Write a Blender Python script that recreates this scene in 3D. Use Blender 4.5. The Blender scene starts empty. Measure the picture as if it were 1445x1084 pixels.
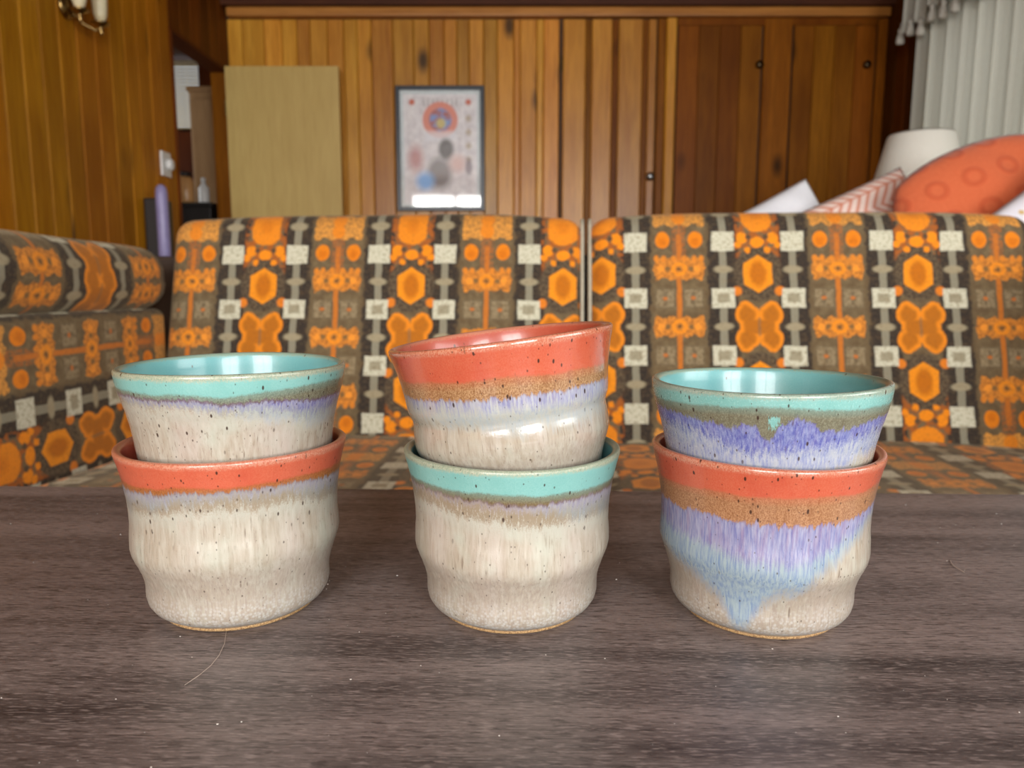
import bpy, bmesh, math, random
from mathutils import Vector, Matrix
random.seed(7)
SC = bpy.context.scene
COL = SC.collection
PI = math.pi
R = math.radians

# ------------------------------------------------------------------ camera, world, light
EYE = 0.70
cam_d = bpy.data.cameras.new('camera')
cam = bpy.data.objects.new('camera', cam_d)
COL.objects.link(cam)
cam.location = (0, 0, EYE)
cam.rotation_euler = (R(90 - 7.5), 0, 0)
cam_d.sensor_width = 36
cam_d.lens = 1040 / 1445 * 36
cam_d.clip_start = 0.01
cam_d.dof.use_dof = True
cam_d.dof.focus_distance = 0.30
cam_d.dof.aperture_fstop = 15.0
SC.camera = cam

world = bpy.data.worlds.new('sky')
SC.world = world
world.use_nodes = True
bg = world.node_tree.nodes['Background']
bg.inputs[0].default_value = (0.88, 0.94, 1.0, 1)
bg.inputs[1].default_value = 0.5

def area(name, loc, rot, sx, sy, power, col=(1, 1, 1)):
    l = bpy.data.lights.new(name, 'AREA')
    l.shape = 'RECTANGLE'; l.size = sx; l.size_y = sy; l.energy = power; l.color = col
    o = bpy.data.objects.new(name, l); COL.objects.link(o)
    o.location = loc; o.rotation_euler = rot
    return o
DAY = (1.0, 0.985, 0.965)
# daylight that fills the window openings of the wall behind the photographer
area('daylight_window_a', (-0.95, -2.92, 1.38), (R(90), 0, 0), 1.50, 1.74, 130, DAY)
area('daylight_window_b', (1.45, -2.92, 1.38), (R(90), 0, 0), 1.50, 1.74, 130, DAY)
# daylight behind the curtained window in the right wall
area('daylight_window_c', (2.62, 3.2, 1.35), (0, R(90), 0), 1.5, 2.2, 14, DAY)
area('added_daylight_side', (2.50, -0.6, 1.4), (0, R(90), 0), 1.4, 1.8, 45, DAY)  # added light out of view, brightens the sofa, left wall and back
# added lamp that brightens the far room from an unseen opening
area('added_daylight_far_room', (-3.62, 4.9, 1.6), (0, R(-90), 0), 1.0, 1.0, 9, DAY)

SC.view_settings.view_transform = 'Standard'
SC.view_settings.look = 'None'
SC.view_settings.exposure = 0.5
SC.view_settings.gamma = 1
SC.view_settings.use_curve_mapping = False

# ------------------------------------------------------------------ node expression helper
T = None
def lin(c):
    out = []
    for v in c[:3]:
        v = v / 255.0
        out.append(v / 12.92 if v <= 0.04045 else ((v + 0.055) / 1.055) ** 2.4)
    return tuple(out) + (1.0,)
class X:
    """a scalar socket with arithmetic"""
    def __init__(s, sock): s.s = sock
    def __add__(a, b): return M('ADD', a, b)
    __radd__ = __add__
    def __sub__(a, b): return M('SUBTRACT', a, b)
    def __rsub__(a, b): return M('SUBTRACT', b, a)
    def __mul__(a, b): return M('MULTIPLY', a, b)
    __rmul__ = __mul__
    def __truediv__(a, b): return M('DIVIDE', a, b)
    def __neg__(a): return M('MULTIPLY', a, -1.0)
def put(sock, v):
    if isinstance(v, X): T.links.new(v.s, sock)
    elif hasattr(v, 'is_output'): T.links.new(v, sock)
    else: sock.default_value = v
def M(op, *a, clamp=False):
    n = T.nodes.new('ShaderNodeMath'); n.operation = op; n.use_clamp = clamp
    for i, v in enumerate(a): put(n.inputs[i], v)
    return X(n.outputs[0])
def vmin(*a):
    r = a[0]
    for b in a[1:]: r = M('MINIMUM', r, b)
    return r
def vmax(*a):
    r = a[0]
    for b in a[1:]: r = M('MAXIMUM', r, b)
    return r
def vabs(a): return M('ABSOLUTE', a)
def length2(a, b): return M('SQRT', a * a + b * b)
def inside(d, w=0.002): return M('MULTIPLY_ADD', d, -1.0 / w, 0.5, clamp=True)
def below(t, b, w): return M('MULTIPLY_ADD', t - b, -1.0 / w, 0.5, clamp=True)
def ramp01(x, a, b): return M('MULTIPLY_ADD', x, 1.0 / (b - a), -a / (b - a), clamp=True)
def mix(f, A, B):
    n = T.nodes.new('ShaderNodeMix'); n.data_type = 'RGBA'
    put(n.inputs[0], f)
    put(n.inputs[6], lin(A) if isinstance(A, tuple) else A)
    put(n.inputs[7], lin(B) if isinstance(B, tuple) else B)
    return n.outputs[2]
def coord(kind='Object'):
    n = T.nodes.new('ShaderNodeTexCoord'); return n.outputs[kind]
def position():
    n = T.nodes.new('ShaderNodeNewGeometry'); return n.outputs['Position']
def vscale(v, s, off=(0, 0, 0)):
    n = T.nodes.new('ShaderNodeMapping'); put(n.inputs[0], v)
    n.inputs['Scale'].default_value = s; n.inputs['Location'].default_value = off
    return n.outputs[0]
def vadd(a, b):
    n = T.nodes.new('ShaderNodeVectorMath'); n.operation = 'ADD'
    put(n.inputs[0], a); put(n.inputs[1], b); return n.outputs[0]
def split(v):
    n = T.nodes.new('ShaderNodeSeparateXYZ'); put(n.inputs[0], v)
    return X(n.outputs[0]), X(n.outputs[1]), X(n.outputs[2])
def combine(x, y, z):
    n = T.nodes.new('ShaderNodeCombineXYZ')
    put(n.inputs[0], x); put(n.inputs[1], y); put(n.inputs[2], z); return n.outputs[0]
def noise(v, scale=1.0, detail=2.0, rough=0.5):
    n = T.nodes.new('ShaderNodeTexNoise'); put(n.inputs['Vector'], v)
    n.inputs['Scale'].default_value = scale; n.inputs['Detail'].default_value = detail
    n.inputs['Roughness'].default_value = rough
    return X(n.outputs[0])
def voro(v, scale=1.0, rnd=1.0):
    n = T.nodes.new('ShaderNodeTexVoronoi'); put(n.inputs['Vector'], v)
    n.inputs['Scale'].default_value = scale; n.inputs['Randomness'].default_value = rnd
    c = T.nodes.new('ShaderNodeSeparateColor'); T.links.new(n.outputs['Color'], c.inputs[0])
    return X(n.outputs['Distance']), X(c.outputs[0]), X(c.outputs[1])
def curve(x, pts, scale):
    """piecewise smooth function of x in -1..1, values in the same unit as scale"""
    n = T.nodes.new('ShaderNodeFloatCurve')
    put(n.inputs['Value'], x * 0.5 + 0.5)
    c = n.mapping.curves[0]
    pts = [((u + 1) / 2, v / scale) for u, v in pts]
    c.points[0].location = pts[0]; c.points[1].location = pts[-1]
    for q in pts[1:-1]: c.points.new(*q)
    n.mapping.update()
    return X(n.outputs[0]) * scale
def new_mat(name):
    global T
    m = bpy.data.materials.new(name); m.use_nodes = True
    T = m.node_tree
    b = T.nodes['Principled BSDF']
    return m, b
def bump(b, h, strength, dist):
    n = T.nodes.new('ShaderNodeBump')
    n.inputs['Strength'].default_value = strength; n.inputs['Distance'].default_value = dist
    put(n.inputs['Height'], h); T.links.new(n.outputs[0], b.inputs['Normal'])
def fin(b, col, rough=0.5, metal=0.0, coat=0.0, spec=0.5):
    put(b.inputs['Base Color'], lin(col) if isinstance(col, tuple) else col)
    put(b.inputs['Roughness'], rough)
    b.inputs['Metallic'].default_value = metal
    b.inputs['Coat Weight'].default_value = coat
    b.inputs['Specular IOR Level'].default_value = spec
def simple(name, c, rough=0.5, metal=0.0, var=0.08, scale=30.0, coat=0.0):
    m, b = new_mat(name)
    n = noise(coord('Object'), scale, 3)
    c2 = tuple(max(0, min(255, v * (1 - var * 2))) for v in c)
    fin(b, mix(n, c, c2), rough, metal, coat)
    return m

# ------------------------------------------------------------------ mesh helpers
def link(o, parent=None):
    COL.objects.link(o)
    if parent: o.parent = parent
    return o
def obj(name, data, mat=None, parent=None, smooth=False):
    o = bpy.data.objects.new(name, data); link(o, parent)
    if mat is not None:
        ms = mat if isinstance(mat, (list, tuple)) else [mat]
        if len(data.materials) == 0:
            for m in ms: data.materials.append(m)
    if smooth:
        for p in data.polygons: p.use_smooth = True
    return o
def mesh(name, v, f, uv=None):
    m = bpy.data.meshes.new(name); m.from_pydata([tuple(q) for q in v], [], f)
    if uv:
        l = m.uv_layers.new(name='UVMap')
        for lp in m.loops: l.data[lp.index].uv = uv[lp.vertex_index]
    m.update(); return m
def bm_mesh(name, bm):
    m = bpy.data.meshes.new(name); bmesh.ops.recalc_face_normals(bm, faces=bm.faces)
    bm.to_mesh(m); bm.free(); return m
def add_box(bm, x0, x1, y0, y1, z0, z1, bev=0.0):
    vs = [bm.verts.new((x, y, z)) for x in (x0, x1) for y in (y0, y1) for z in (z0, z1)]
    fs = []
    for q in ((0, 1, 3, 2), (4, 6, 7, 5), (0, 4, 5, 1), (2, 3, 7, 6), (0, 2, 6, 4), (1, 5, 7, 3)):
        fs.append(bm.faces.new([vs[i] for i in q]))
    if bev > 0:
        es = list({e for f in fs for e in f.edges})
        bmesh.ops.bevel(bm, geom=es, offset=bev, segments=2, affect='EDGES', profile=0.6)
def box(name, x0, x1, y0, y1, z0, z1, mat, parent=None, bev=0.0):
    bm = bmesh.new(); add_box(bm, x0, x1, y0, y1, z0, z1, bev)
    return obj(name, bm_mesh(name, bm), mat, parent)
def lathe(name, prof, segs, mat, parent=None, slots=None, wob=None, close=False, loc=(0, 0, 0)):
    """prof: list of (r, z); wob(a, i, r, z) -> (r, z)"""
    v, f, mi = [], [], []
    n = len(prof)
    for i, (r, z) in enumerate(prof):
        for k in range(segs):
            a = 2 * PI * k / segs
            rr, zz = wob(a, i, r, z) if wob else (r, z)
            v.append((rr * math.sin(a) + loc[0], -rr * math.cos(a) + loc[1], zz + loc[2]))
    rng = range(n if close else n - 1)
    for i in rng:
        j = (i + 1) % n
        for k in range(segs):
            k2 = (k + 1) % segs
            f.append((i * segs + k, i * segs + k2, j * segs + k2, j * segs + k))
            mi.append(slots[i] if slots else 0)
    if not close:
        if prof[0][0] > 1e-6: f.append(tuple(reversed(range(segs)))); mi.append(0)
        if prof[-1][0] > 1e-6: f.append(tuple((n - 1) * segs + k for k in range(segs))); mi.append(slots[-1] if slots else 0)
    m = mesh(name, v, f)
    o = obj(name, m, mat, parent, smooth=True)
    m.polygons.foreach_set('material_index', mi)
    return o
def tube_mesh(name, pts, rad, seg=8):
    v, f = [], []
    pts = [Vector(p) for p in pts]
    rads = rad if isinstance(rad, (list, tuple)) else [rad] * len(pts)
    for i, p in enumerate(pts):
        d = (pts[min(i + 1, len(pts) - 1)] - pts[max(i - 1, 0)]).normalized()
        up = Vector((0, 0, 1)) if abs(d.z) < 0.9 else Vector((1, 0, 0))
        s = d.cross(up).normalized(); u = s.cross(d)
        for k in range(seg):
            a = 2 * PI * k / seg
            v.append(p + (s * math.cos(a) + u * math.sin(a)) * rads[i])
    for i in range(len(pts) - 1):
        for k in range(seg):
            k2 = (k + 1) % seg
            f.append((i * seg + k, i * seg + k2, (i + 1) * seg + k2, (i + 1) * seg + k))
    f.append(tuple(reversed(range(seg)))); f.append(tuple((len(pts) - 1) * seg + k for k in range(seg)))
    return mesh(name, v, f)
def empty(name, loc=(0, 0, 0), rot=(0, 0, 0)):
    o = bpy.data.objects.new(name, None); link(o)
    o.empty_display_size = 0.05
    o.location = loc; o.rotation_euler = rot
    return o
def tag(o, label, cat, group=None, kind=None):
    o['label'] = label; o['category'] = cat
    if group: o['group'] = group
    if kind: o['kind'] = kind
    return o
def struct(o, label=None, cat=None):
    o['kind'] = 'structure'
    if label: o['label'] = label
    if cat: o['category'] = cat
    return o

# ------------------------------------------------------------------ materials of the room
def wood_material(name, light, mid, dark, rough=0.38, knots=0.9, axis='z', rnd=1.0, coat=0.0, spec=0.25, kr=0.16):
    m, b = new_mat(name)
    p = position()
    oi = T.nodes.new('ShaderNodeObjectInfo')
    rv = X(oi.outputs['Random'])
    off = combine(rv * 37.0, rv * 53.0, rv * 71.0)
    st = {'z': (14, 14, 0.9), 'x': (0.9, 14, 14), 'y': (14, 0.9, 14)}[axis]
    pv = vadd(p, off)
    n1 = noise(vscale(pv, st), 1.6, 5, 0.6)
    n2 = noise(vscale(pv, tuple(q * 4 for q in st)), 1.6, 3, 0.6)
    n3 = noise(pv, 1.3, 2)
    col = mix(ramp01(n1, 0.3, 0.72), light, mid)
    col = mix(ramp01(n2, 0.45, 0.8) * 0.5, col, dark)
    col = mix(ramp01(n3, 0.42, 0.72) * 0.45, col, dark)
    k = {'z': (5.0, 5.0, 2.4), 'x': (2.4, 5, 5), 'y': (5, 2.4, 5)}[axis]
    d, c1, c2 = voro(vscale(pv, k), 1.0, 1.0)
    kn = inside(d - kr, 0.16) * ramp01(c1, 0.45, 0.47) * knots
    col = mix(kn, col, tuple(v * 0.33 for v in dark))
    hs = T.nodes.new('ShaderNodeHueSaturation')
    put(hs.inputs['Value'], (rv - 0.5) * (0.6 * rnd) + 1.0)
    put(hs.inputs['Hue'], (M('FRACT', rv * 7.3) - 0.5) * (0.022 * rnd) + 0.5)
    T.links.new(col, hs.inputs['Color'])
    fin(b, hs.outputs[0], rough, coat=coat, spec=spec)
    b.inputs['Coat Roughness'].default_value = 0.3
    bump(b, n2, 0.12, 0.002)
    return m
PINE = wood_material('knotty_pine', (204, 146, 54), (178, 116, 32), (132, 78, 14), rnd=0.8, rough=0.32, spec=0.35)
PINE_L = wood_material('pine_left', (190, 128, 26), (166, 104, 12), (122, 66, 6), rnd=0.6, rough=0.5, spec=0.15, kr=0.27)
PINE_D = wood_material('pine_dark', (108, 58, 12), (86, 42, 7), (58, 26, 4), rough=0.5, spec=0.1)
PINE_C = wood_material('closet_pine', (134, 80, 16), (112, 62, 8), (80, 40, 4), rough=0.4, rnd=0.6, spec=0.1)
PINE_T = wood_material('pine_trim', (178, 122, 58), (156, 102, 44), (120, 72, 24), axis='x', knots=0, rnd=0.2)
PINE_P = wood_material('pine_post', (204, 146, 50), (182, 122, 32), (140, 84, 18), knots=0, rnd=0.2)
BEAM = wood_material('dark_ceiling_wood', (84, 42, 16), (66, 30, 10), (44, 18, 6), axis='x', rough=0.6, knots=0, rnd=0.2)
GROOVE = simple('dark_groove_wood', (70, 40, 14), 0.7)  # dark brown backing that shows in the gaps between boards
CREAM_DOOR = wood_material('cream_door_veneer', (196, 168, 104), (186, 158, 94), (168, 138, 78), knots=0, rough=0.45, rnd=0.0, coat=0.0)
PLASTER = simple('painted_wall', (196, 188, 172), 0.7)
CARPET = simple('brown_carpet', (110, 88, 66), 0.95, scale=200)
METAL = simple('brushed_steel', (150, 150, 150), 0.28, 1.0)
DARKMETAL = simple('dark_bronze', (70, 56, 40), 0.35, 1.0)
BRASS = simple('aged_brass', (176, 146, 92), 0.3, 1.0)
WHITE_P = simple('white_plastic', (232, 232, 228), 0.4)
BLACKISH = simple('black_plastic', (40, 34, 32), 0.45)

# ------------------------------------------------------------------ the room shell
XL, XR, YB, YF, ZC = -1.80, 2.37, 4.90, -2.86, 2.46
struct(box('floor', -3.6, XR + 0.4, YF - 0.1, 6.2, -0.06, 0.0, CARPET))
struct(box('ceiling', -3.6, XR + 0.4, YF - 0.1, 6.2, ZC, ZC + 0.06, BEAM))

plank_cache = {}
def plank_mesh(w, h, d=0.016, c=0.006):
    """a board, width along x, standing along z, chamfered long edges, front at -y"""
    key = (round(w, 4), round(h, 4), d, c)
    if key in plank_cache: return plank_cache[key]
    a = w / 2 - 0.0012
    sec = [(-a, 0), (a, 0), (a, -d + c), (a - c, -d), (-a + c, -d), (-a, -d + c)]
    n = len(sec)
    v = [(x, y, 0) for x, y in sec] + [(x, y, h) for x, y in sec]
    f = [tuple(range(n))[::-1], tuple(range(n, 2 * n))]
    for i in range(n): f.append((i, (i + 1) % n, (i + 1) % n + n, i + n))
    m = mesh('plank', v, f)
    bm = bmesh.new(); bm.from_mesh(m); bmesh.ops.recalc_face_normals(bm, faces=bm.faces); bm.to_mesh(m); bm.free()
    plank_cache[key] = m
    return m
def plank(parent, mat, x, y, z, w, h, rotz=0.0, d=0.016, name='plank', c=0.006):
    m = plank_mesh(w, h, d, c)
    key = mat.name
    if len(m.materials) == 0: m.materials.append(mat)
    o = bpy.data.objects.new(name, m); link(o, parent)
    if m.materials[0] != mat:
        o.material_slots[0].link = 'OBJECT'; o.material_slots[0].material = mat
    o.location = (x, y, z); o.rotation_euler = (0, 0, rotz)
    return o

# back wall: a backing with knotty pine boards up to the closet
wb = struct(box('wall_back', XL - 0.06, XR + 0.06, YB + 0.016, YB + 0.10, 0, ZC, GROOVE))
edges = [-1.80, -1.706, -1.569, -1.455, -1.36, -1.278, -1.168, -1.064, -0.98, -0.891, -0.754, -0.622, -0.526,
         -0.43, -0.348, -0.271, -0.18, -0.093, 0.011, 0.052, 0.157, 0.20, 0.300]
for a, b_ in zip(edges[:-1], edges[1:]):
    plank(wb, PINE, (a + b_) / 2, YB + 0.016, 0.0, b_ - a, 2.37)
# moulding and dark beam across the top of the back wall
tm = struct(box('trim_1', XL + 0.02, XR - 0.01, YB - 0.055, YB + 0.01, 2.375, 2.428, PINE_T, bev=0.008))
struct(box('trim_2', XL, XR, YB - 0.09, YB + 0.016, 2.4285, ZC, BEAM))

# closet: boarded door, post, two tall cabinet doors with a stile between
dr = struct(empty('door_1', (0.30, YB, 0)))
box('door_core', 0.012, 0.618, -0.004, 0.014, 0.02, 2.368, GROOVE, dr)
for a, b_ in ((0.321, 0.467), (0.503, 0.635), (0.672, 0.827), (0.859, 0.913)):
    plank(dr, PINE, (a + b_) / 2 - 0.30, -0.004, 0.02, b_ - a, 2.345, d=0.014, c=0.008)
for a, b_ in ((0.467, 0.503), (0.635, 0.672), (0.827, 0.859)):
    plank(dr, PINE_C, (a + b_) / 2 - 0.30, -0.004, 0.02, b_ - a, 2.345, d=0.006, c=0.002)
hg = box('hinge', 0.004, 0.022, -0.024, -0.004, 2.05, 2.14, DARKMETAL, dr, 0.003)
kb = lathe('door_knob', [(0.0, 0.0), (0.022, 0.0), (0.022, 0.004), (0.010, 0.006), (0.009, 0.022), (0.020, 0.028), (0.026, 0.038),
                         (0.024, 0.048), (0.012, 0.054), (0.0, 0.055)], 20, METAL, dr)
kb.location = (0.585, -0.016, 1.403); kb.rotation_euler = (R(90), 0, 0)
kb['label'] = 'round steel door knob'
pst = struct(empty('trim_3', (0.0, YB, 0)))
plank(pst, PINE_C, 0.947, 0.014, 0.0, 0.052, 2.37, d=0.028, name='post_side')
plank(pst, PINE_P, 1.005, 0.014, 0.0, 0.066, 2.37, d=0.044, name='post', c=0.01)
def cabinet_door(name, x0, x1, knob_x, bays):
    d = struct(empty(name, (x0, YB, 0)))
    w = x1 - x0
    box('door_core', 0.004, w - 0.004, 0.0, 0.014, 0.02, 2.33, GROOVE, d)
    xs = [i * (w - 0.008) / bays + 0.004 for i in range(bays + 1)]
    for a, b_ in zip(xs[:-1], xs[1:]):
        plank(d, PINE_C, (a + b_) / 2, 0.0, 0.02, b_ - a, 2.31, d=0.010, c=0.003)
    k = lathe('cabinet_knob', [(0.0, 0.0), (0.014, 0.0), (0.009, 0.005), (0.008, 0.016), (0.022, 0.024), (0.024, 0.034), (0.014, 0.042), (0.0, 0.043)],
              16, DARKMETAL, d)
    k.location = (knob_x - x0, -0.010, 2.09); k.rotation_euler = (R(90), 0, 0)
    return d
cabinet_door('door_2', 1.045, 1.580, 1.560, 4)
cabinet_door('door_3', 1.775, 2.300, 2.237, 4)
st = struct(empty('trim_4', (0, YB, 0)))
plank(st, PINE_P, 1.678, 0.014, 0.0, 0.18, 2.37, d=0.030, name='stile')
st.children[0].data.materials[0] = PINE_C
plank(st, PINE_C, 2.337, 0.014, 0.0, 0.062, 2.37, d=0.030, name='stile')
box('rail', 1.045, 2.30, -0.012, 0.014, 2.332, 2.374, PINE_C, st)

# left wall with the doorway to the far room
wl = struct(box('wall_left', XL - 0.10, XL - 0.016, YF, 4.08, 0, ZC, GROOVE))
ye = [-2.80]
while ye[-1] < 2.50: ye.append(ye[-1] + random.choice((0.11, 0.13, 0.16, 0.12)))
ye[-1] = 2.60
ye += [2.727, 2.843, 2.96, 3.08, 3.205, 3.343, 3.469, 3.598, 3.715, 3.84, 3.95, 4.078]
for a, b_ in zip(ye[:-1], ye[1:]):
    plank(wl, PINE_L, XL - 0.016, (a + b_) / 2, 0.0, b_ - a, ZC - 0.002, rotz=R(90))
hd = struct(box('wall_left_header', XL - 0.10, XL - 0.016, 4.08, YB + 0.016, 2.06, ZC, GROOVE))
for i in range(6):
    plank(hd, PINE_D, XL - 0.016, 4.08 + 0.137 * (i + 0.5), 2.06, 0.137, ZC - 2.062, rotz=R(90))  # same wall in darker pine: shade above the doorway put into the colour
jm = struct(empty('trim_5', (XL, 0, 0)))
box('door_jamb', -0.10, 0.006, 4.08, 4.10, 0, 2.04, PINE_D, jm)
box('door_jamb', -0.10, 0.006, 4.86, 4.915, 0, 2.04, PINE_C, jm)
box('door_head', -0.10, 0.006, 4.08, 4.915, 2.04, 2.06, PINE_D, jm)

# cream slab door swung open, flat in front of the back wall
dd = struct(empty('door_4', (-1.775, 4.80, 0.012)))
box('door_leaf', 0, 0.702, -0.038, 0, 0, 2.040, CREAM_DOOR, dd, 0.003)
for z in (0.25, 1.75):
    box('hinge', -0.012, 0.004, -0.030, -0.006, z, z + 0.09, BRASS, dd, 0.002)
hk = lathe('door_knob', [(0.0, 0.0), (0.026, 0.0), (0.012, 0.006), (0.011, 0.03), (0.026, 0.04), (0.028, 0.055), (0.0, 0.066)], 20, BRASS, dd)
hk.location = (0.64, -0.038, 0.95); hk.rotation_euler = (R(90), 0, 0)

# right wall, with a curtained window
wr = struct(empty('wall_right', (XR, 0, 0)))
WY0, WY1, WZ0, WZ1 = 2.2, 4.25, 0.6, 2.1
for nm, a in (('wall_panel', (0.016, 0.10, YF, -1.5, 0, ZC)), ('wall_panel', (0.016, 0.10, 0.3, WY0, 0, ZC)), ('wall_panel', (0.016, 0.10, -1.5, 0.3, 0, 0.7)), ('wall_panel', (0.016, 0.10, -1.5, 0.3, 2.1, ZC)), ('wall_panel', (0.016, 0.10, WY1, YB + 0.1, 0, ZC)),
              ('wall_panel', (0.016, 0.10, WY0, WY1, 0, WZ0)), ('wall_panel', (0.016, 0.10, WY0, WY1, WZ1, ZC))):
    box(nm, *a, GROOVE, wr)
y = WY1
while y < YB - 0.01:
    w = min(0.13, YB - y); plank(wr, PINE_D, 0.016, y + w / 2, 0, w, ZC - 0.002, rotz=R(-90)); y += w
y = 0.3
while y < WY0 - 0.01:
    w = min(0.15, WY0 - y); plank(wr, PINE_L, 0.016, y + w / 2, 0, w, ZC - 0.002, rotz=R(-90)); y += w
y = WY0
while y < WY1 - 0.01:
    w = min(0.137, WY1 - y)
    plank(wr, PINE_L, 0.016, y + w / 2, 0, w, WZ0, rotz=R(-90)); plank(wr, PINE_L, 0.016, y + w / 2, WZ1, w, ZC - WZ1 - 0.002, rotz=R(-90)); y += w
def window_frame(o, y0, y1, z0, z1, axis, nm=2):
    def b(n, a0, a1, zz0, zz1):
        if axis == 'x': box(n, a0, a1, -0.03, 0.03, zz0, zz1, WHITE_P, o, 0.003)
        else: box(n, -0.03, 0.03, a0, a1, zz0, zz1, WHITE_P, o, 0.003)
    b('frame_rail', y0, y1, z0, z0 + 0.05); b('frame_rail', y0, y1, z1 - 0.05, z1)
    b('frame_stile', y0, y0 + 0.05, z0 + 0.05, z1 - 0.05); b('frame_stile', y1 - 0.05, y1, z0 + 0.05, z1 - 0.05)
    for k in range(1, nm):
        c = y0 + (y1 - y0) * k / nm
        b('mullion', c - 0.03, c + 0.03, z0 + 0.05, z1 - 0.05)
w5 = struct(empty('added_side_window', (XR + 0.06, 0, 0)))  # unseen window, added to let in extra side light
window_frame(w5, -1.498, 0.298, 0.702, 2.098, 'y', 2)
w3 = struct(empty('window_3', (XR + 0.06, 0, 0)))
window_frame(w3, WY0 + 0.002, WY1 - 0.002, WZ0 + 0.002, WZ1 - 0.002, 'y', 3)

# wall behind the photographer with two tall windows
wf = struct(empty('wall_front', (0, YF, 0)))
for a in ((XL - 0.1, -1.70), (-0.20, 0.70), (2.20, XR + 0.1)):
    box('wall_panel', a[0], a[1], -0.10, 0, 0, ZC, PINE_L, wf)
for a in ((-1.70, -0.20), (0.70, 2.20)):
    box('wall_panel', a[0], a[1], -0.10, 0, 0, 0.50, PINE_L, wf)
    box('wall_panel', a[0], a[1], -0.10, 0, 2.26, ZC, PINE_L, wf)
for nm, a in (('window_1', (-1.698, -0.202)), ('window_2', (0.702, 2.198))):
    w = struct(empty(nm, (0, YF - 0.04, 0)))
    window_frame(w, a[0], a[1], 0.502, 2.258, 'x', 2)

# far room behind the doorway
struct(box('wall_far_room_back', -3.5, XL - 0.1, 5.95, 6.05, 0, 1.9, PINE_D))
fr = struct(empty('wall_far_room_upper', (0, 5.95, 0)))
box('wall_panel', -3.5, -2.78, 0, 0.1, 1.9, ZC, PINE_D, fr); box('wall_panel', -2.42, XL - 0.1, 0, 0.1, 1.9, ZC, PINE_D, fr)
struct(box('wall_far_room_right', XL - 0.1, XL - 0.06, YB + 0.1, 6.05, 0, ZC, PINE_D))
fl = struct(empty('wall_far_room_left', (-3.55, 0, 0)))
for a in ((3.0, 4.4, 0, ZC), (5.4, 6.05, 0, ZC), (4.4, 5.4, 0, 1.1), (4.4, 5.4, 2.1, ZC)):  # unseen opening added to go with the far-room lamp
    box('wall_panel', -0.05, 0.05, *a, PLASTER, fl)
struct(box('wall_far_room_front', -3.6, XL - 0.1, 2.9, 3.0, 0, ZC, PLASTER))
BLIND = simple('blind_slat', (244, 226, 180), 0.6)
w4 = struct(empty('window_4', (-2.60, 5.97, 0)))
for k in range(20):
    z = 1.93 + k * 0.026
    s_ = box('blind_slat', -0.175, 0.175, -0.012, 0.012, -0.0012, 0.0012, BLIND, w4) if k == 0 else None
    if k == 0: first = s_
    else:
        s_ = first.copy(); link(s_, w4)
    s_.location = (0, 0, z); s_.rotation_euler = (R(58), 0, 0)
box('window_sill', -0.18, 0.18, -0.04, 0.02, 1.90, 1.918, PINE_D, w4)

# ------------------------------------------------------------------ table
def table_material():
    m, b = new_mat('dark_walnut_laminate')
    p = coord('Object')
    n0 = noise(vscale(p, (1.2, 26, 26)), 1.0, 4, 0.55)
    wv = combine(n0 * 0.0, n0 * 0.012, 0.0)
    q = vadd(p, wv)
    n1 = noise(vscale(q, (5, 60, 60)), 1.0, 6, 0.65)
    n2 = noise(vscale(q, (100, 800, 800)), 1.0, 4, 0.7)
    n3 = noise(vscale(q, (170, 1300, 1300)), 1.0, 2, 0.6)
    col = mix(ramp01(n1, 0.36, 0.64), (62, 55, 54), (118, 107, 103))
    col = mix(ramp01(n0, 0.42, 0.66) * 0.55, col, (144, 129, 123))
    col = mix(ramp01(n2, 0.50, 0.62) * 0.72, col, (48, 40, 38))
    col = mix(ramp01(n3, 0.52, 0.66) * 0.6, col, (152, 140, 135))
    fin(b, col, 0.36 + n2 * 0.12, spec=0.5)
    bump(b, n2 + n3 * 0.5, 0.10, 0.0004)
    return m
TABLE = table_material()
TZ = 0.56
TH = R(-1.7)
tb = tag(empty('coffee_table', (0, 0.2, 0), (0, 0, TH)), 'dark walnut coffee table under the stacked ceramic tumblers', 'table')
box('tabletop', -0.66, 0.66, -0.30, 0.300, TZ - 0.03, TZ, TABLE, tb, 0.0025)
for sx in (-1, 1):
    for sy in (-1, 1):
        cx, cy = sx * 0.60, sy * 0.25
        box('leg', cx - 0.025, cx + 0.025, cy - 0.025, cy + 0.025, 0, TZ - 0.0305, TABLE, tb, 0.003)
for sy in (-1, 1):
    box('apron', -0.574, 0.574, sy * 0.25 - 0.01, sy * 0.25 + 0.01, TZ - 0.09, TZ - 0.0305, TABLE, tb)

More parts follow.
